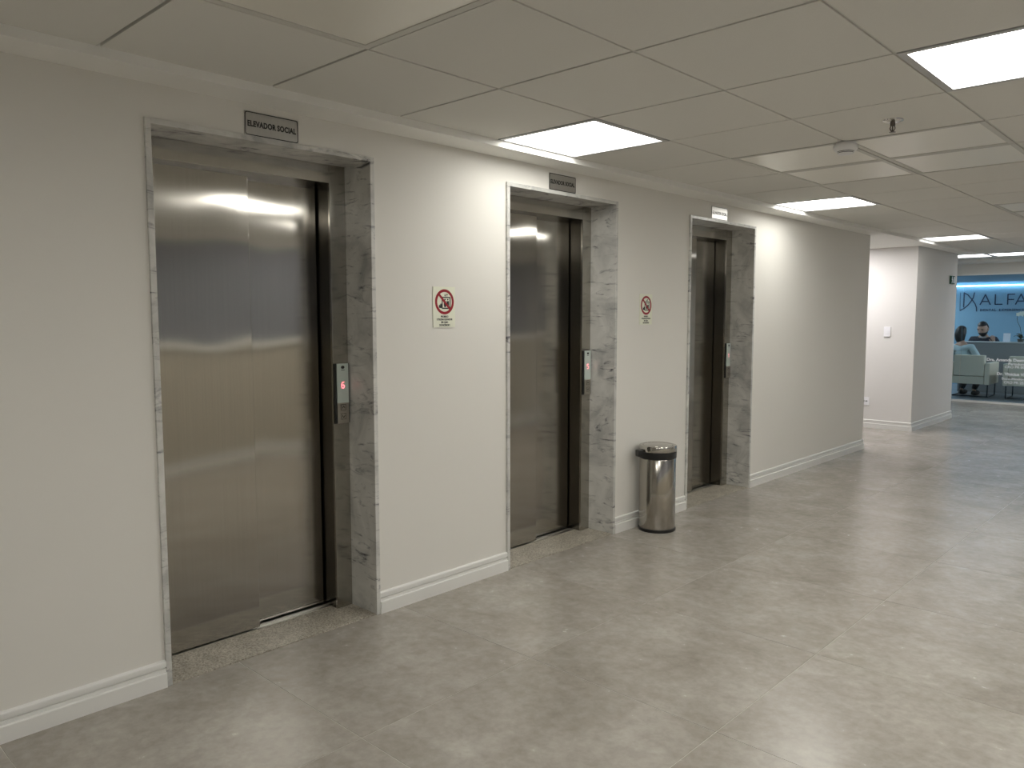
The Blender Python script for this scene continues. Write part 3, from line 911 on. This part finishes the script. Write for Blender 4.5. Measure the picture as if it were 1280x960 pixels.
def hand_nodes(wrist, d, n, side, rr):
    """five fingers on a palm: returns nodes, edges (relative to local index 0 = wrist)"""
    w = Vector(wrist); d = Vector(d).normalized(); n = Vector(n).normalized(); s = d.cross(n).normalized()*side
    nodes = [(w, rr*0.026), (w + d*0.045, (0.034*rr, 0.018*rr))]
    edges = [(0, 1)]
    for k, (off, ln) in enumerate(((-0.030, 0.070), (-0.010, 0.080), (0.010, 0.076), (0.029, 0.060))):
        b = w + d*0.085 + s*off
        i = len(nodes)
        nodes += [(b, 0.0105*rr), (b + d*ln*0.5 - n*0.012, 0.0090*rr), (b + d*ln*0.85 - n*0.034, 0.0078*rr)]
        edges += [(1, i), (i, i+1), (i+1, i+2)]
    i = len(nodes)
    b = w + d*0.035 - s*0.036
    nodes += [(b, 0.012*rr), (b + d*0.03 - s*0.022 - n*0.010, 0.0105*rr), (b + d*0.055 - s*0.026 - n*0.022, 0.009*rr)]
    edges += [(1, i), (i, i+1), (i+1, i+2)]
    return nodes, edges

def add_chain(nodes, edges, at, chain):
    prev = at
    for c in chain:
        nodes.append(c); edges.append((prev, len(nodes)-1)); prev = len(nodes)-1
    return prev

def attach(nodes, edges, at, hn, he):
    base = len(nodes)
    nodes += hn[1:]
    for a, b in he:
        edges.append((at if a == 0 else a + base - 1, b + base - 1))

SKIN = pm('skin', (0.46, 0.29, 0.21), 0.5)
HAIR = pm('dark hair', (0.012, 0.010, 0.010), 0.45)
SHIRTN = pm('navy cloth', (0.012, 0.018, 0.035), 0.8)
COLLAR = pm('grey collar cloth', (0.30, 0.31, 0.30), 0.8)
BLUESH = pm('pale blue cloth', (0.42, 0.55, 0.60), 0.8)
TROUS = pm('black cloth', (0.012, 0.012, 0.014), 0.8)

def seated_person(name, label, loc, face, head_rot, lean, top, arms, s, hair_long, beard, rz=0.0, lx=0.0, hs=1.0, hz=0.0):
    """face = +1 looks to +Y, -1 looks to -Y; seat height 0.44"""
    f = face
    t = thing(name, label, 'person', loc, rz)
    hipz = 0.44 if not beard else 0.475
    def V(x, y, z): return Vector(((x + lx*max(0.0, z - hipz)/0.6)*s, (y*f)*s, z*s))
    P = [ (V(0, 0, hipz + 0.06), (0.135*s, 0.095*s)),
          (V(0, 0.02 + lean*0.25, hipz + 0.22), (0.115*s, 0.085*s)),
          (V(0, 0.03 + lean*0.6, hipz + 0.40), (0.130*s, 0.085*s)),
          (V(0, 0.03 + lean, hipz + 0.50), (0.095*s, 0.055*s)),
          (V(0, 0.04 + lean*1.1, hipz + 0.58), (0.055*s, 0.055*s)),
          (V(0, 0.06 + lean*1.3, hipz + 0.65), (0.050*s, 0.052*s)) ]
    Ed = [(0, 1), (1, 2), (2, 3), (3, 4), (4, 5)]
    legs = []
    for sd in (-1, 1):
        k = add_chain(P, Ed, 0, [(V(0.10*sd, 0.10, hipz + 0.04), 0.085*s), (V(0.12*sd, 0.46, hipz + 0.06), 0.060*s),
                                 (V(0.12*sd, 0.46 + arms[2], 0.26), 0.050*s), (V(0.12*sd, 0.44 + arms[3], 0.085), 0.034*s), (V(0.12*sd, 0.58 + arms[3], 0.045), 0.032*s)])
    for q, sd in enumerate((-1, 1)):
        sh = V(0.175*sd, 0.03 + lean, hipz + 0.485)
        el, wr, hd, hn_ = arms[q]
        el, wr = V(*el), V(*wr)
        i = add_chain(P, Ed, 3, [(sh, 0.060*s), ((sh + el)/2, 0.050*s), (el, 0.042*s), ((el + wr)/2, 0.037*s), (wr, 0.027*s)])
        hn, he = hand_nodes(wr, (hd[0], hd[1]*f, hd[2]), (hn_[0], hn_[1]*f, hn_[2]), sd, s)
        attach(P, Ed, i, hn, he)
    body = skin_mesh(P, Ed, 1)
    hc = V(0, 0.075 + lean*1.5, hipz + 0.755 + hz)
    rot = (Matrix.Rotation(PI if f > 0 else 0, 3, 'Z') @ head_rot)
    join_bm_into(body, head_bm(hc, rot, s*hs))
    bo = mesh_obj('body', body, SKIN, t)
    # shirt: torso and arms to the wrists, a little wider than the body
    n_t = 4
    P2 = [(P[k][0], tuple(r*1.32 + 0.012 for r in P[k][1])) for k in range(3)] + [(V(0, 0.03 + lean, hipz + 0.515), (0.150*s, 0.085*s))]
    E2 = [(0, 1), (1, 2), (2, 3)]
    for q, sd in enumerate((-1, 1)):
        sh = V(0.178*sd, 0.03 + lean, hipz + 0.485)
        el, wr, *_ = arms[q]; el, wr = V(*el), V(*wr)
        add_chain(P2, E2, 3, [(sh, 0.078*s), ((sh + el)/2, 0.070*s), (el, 0.062*s), (el + (wr-el)*0.85, 0.048*s)])
    mesh_obj('shirt', skin_mesh(P2, E2, 1), top, t)
    # trousers
    P3 = [(P[0][0], (0.175*s, 0.13*s))]; E3 = []
    for sd in (-1, 1):
        add_chain(P3, E3, 0, [(V(0.10*sd, 0.10, hipz + 0.04), 0.095*s), (V(0.12*sd, 0.46, hipz + 0.06), 0.070*s), (V(0.12*sd, 0.46 + arms[2], 0.26), 0.062*s), (V(0.12*sd, 0.44 + arms[3], 0.10), 0.052*s)])
    mesh_obj('trousers', skin_mesh(P3, E3, 1), TROUS, t)
    for sd in (-1, 1):
        bm = bmesh.new()
        ellipsoid(bm, V(0.12*sd, 0.51 + arms[3], 0.048), (0.048*s, 0.135*s, 0.046))
        obj('shoe', bm, BLACKM, t, smooth=True)
    # collar
    bm = bmesh.new()
    c = V(0, 0.035 + lean*1.05, hipz + 0.545)
    add_lathe(bm, [(0.080*s, -0.03*s), (0.066*s, 0.02*s), (0.060*s, 0.022*s), (0.058*s, -0.03*s)], c, 20)
    obj('collar', bm, COLLAR if beard else top, t, smooth=True)
    # hair, brows, eyes, beard
    q0 = s*hs
    bm = bmesh.new()
    vs = ellipsoid(bm, (0, 0, 0), (0.084, 0.104, 0.128), None, 28, 20)
    for v in vs:
        p = v.co
        if not hair_long:
            # short crop: pull the cap in where the face and neck are
            if p.y < 0.012 and p.z < 0.060 - p.y*0.15: v.co = Vector((p.x*0.80, p.y*0.72, p.z*0.80))
            elif p.z < -0.035: v.co = Vector((p.x*0.80, p.y*0.80, p.z*0.80))
        else:
            if p.y < -0.02 and p.z < 0.062: v.co = Vector((p.x*0.75, p.y*0.70, p.z*0.8))
            elif p.z < -0.02: v.co = Vector((p.x*1.25, p.y*1.05 + 0.016, p.z*1.75))
            else: v.co = Vector((p.x*1.2, p.y*1.08, p.z*1.05))
    for v in vs: v.co = hc + rot @ (v.co*q0 + Vector((0, 0.006, 0.004))*q0)
    obj('hair', bm, HAIR, t, smooth=True)
    FE = HAIR
    for sx in (-1, 1):
        bm = bmesh.new(); ellipsoid(bm, hc + rot @ (Vector((sx*0.032, -0.083, 0.026))*q0), (0.020*q0, 0.008*q0, 0.0055*q0), rot, 10, 8)
        obj('eyebrow', bm, HAIR, t, smooth=True)
        bm = bmesh.new(); ellipsoid(bm, hc + rot @ (Vector((sx*0.032, -0.079, 0.006))*q0), (0.013*q0, 0.007*q0, 0.006*q0), rot, 10, 8)
        obj('eye', bm, BLACKM, t, smooth=True)
    if beard:
        bm = bmesh.new()
        vs = ellipsoid(bm, (0, 0, 0), (0.074, 0.093, 0.122), None, 32, 24)
        for v in vs:
            x, y, z = v.co
            zz = z/0.122
            jaw = 1 - (0.26*(-zz)**1.5 if zz < 0 else 0)
            if zz > -0.30 or y > 0.02:
                k = 0.82
            else:
                k = 1.06
                if abs(x) < 0.024 and -0.56 < zz < -0.42: k = 0.9
            v.co = Vector((x*jaw*k, y*k, z*k))
        for v in vs: v.co = hc + rot @ (v.co*q0)
        obj('beard', bm, HAIR, t, smooth=True)
        bm = bmesh.new(); ellipsoid(bm, hc + rot @ (Vector((0, -0.095, -0.042))*q0), (0.030*q0, 0.010*q0, 0.008*q0), rot, 12, 8)
        obj('moustache', bm, HAIR, t, smooth=True)
    else:
        bm = bmesh.new(); ellipsoid(bm, hc + rot @ (Vector((0, -0.091, -0.060))*q0), (0.022*q0, 0.006*q0, 0.006*q0), rot, 12, 8)
        obj('mouth', bm, pm('lips', (0.35, 0.10, 0.09), 0.5), t, smooth=True)
    return t

# man behind the counter, head bent, one hand raised to his right-hand side of the picture
rot_m = Matrix.Rotation(0.34, 3, 'X') @ Matrix.Rotation(-0.18, 3, 'Z')
seated_person('person', 'bearded man in a dark shirt sitting behind the reception counter looking down', (-0.784, 17.35, 0.0), -1, Matrix.Rotation(-0.25, 3, 'Z') @ Matrix.Rotation(0.32, 3, 'X'), 0.12, SHIRTN,
              [((-0.30, 0.16, 0.72), (-0.10, 0.36, 0.80), (0.5, 0.7, 0.1), (0, 0, 1)),
               ((0.31, 0.16, 0.74), (0.20, 0.24, 0.90), (-0.25, 0.15, 0.9), (0.2, 0.95, 0)), -0.15, -0.30], 1.0, False, True, hs=1.16, hz=-0.07)
# woman in the armchair, seen from behind
seated_person('person', 'woman with long dark hair in a pale blue top sitting in the armchair', (-0.73, 15.64, 0.0), 1, Matrix.Rotation(0.12, 3, 'X'), 0.0, BLUESH,
              [((-0.26, 0.12, 0.68), (-0.12, 0.34, 0.64), (0.5, 0.8, 0.0), (0, 0, 1)),
               ((0.26, 0.12, 0.68), (0.12, 0.34, 0.64), (-0.5, 0.8, 0.0), (0, 0, 1)), -0.20, -0.30], 0.93, True, False, rz=-0.30, lx=-0.10)
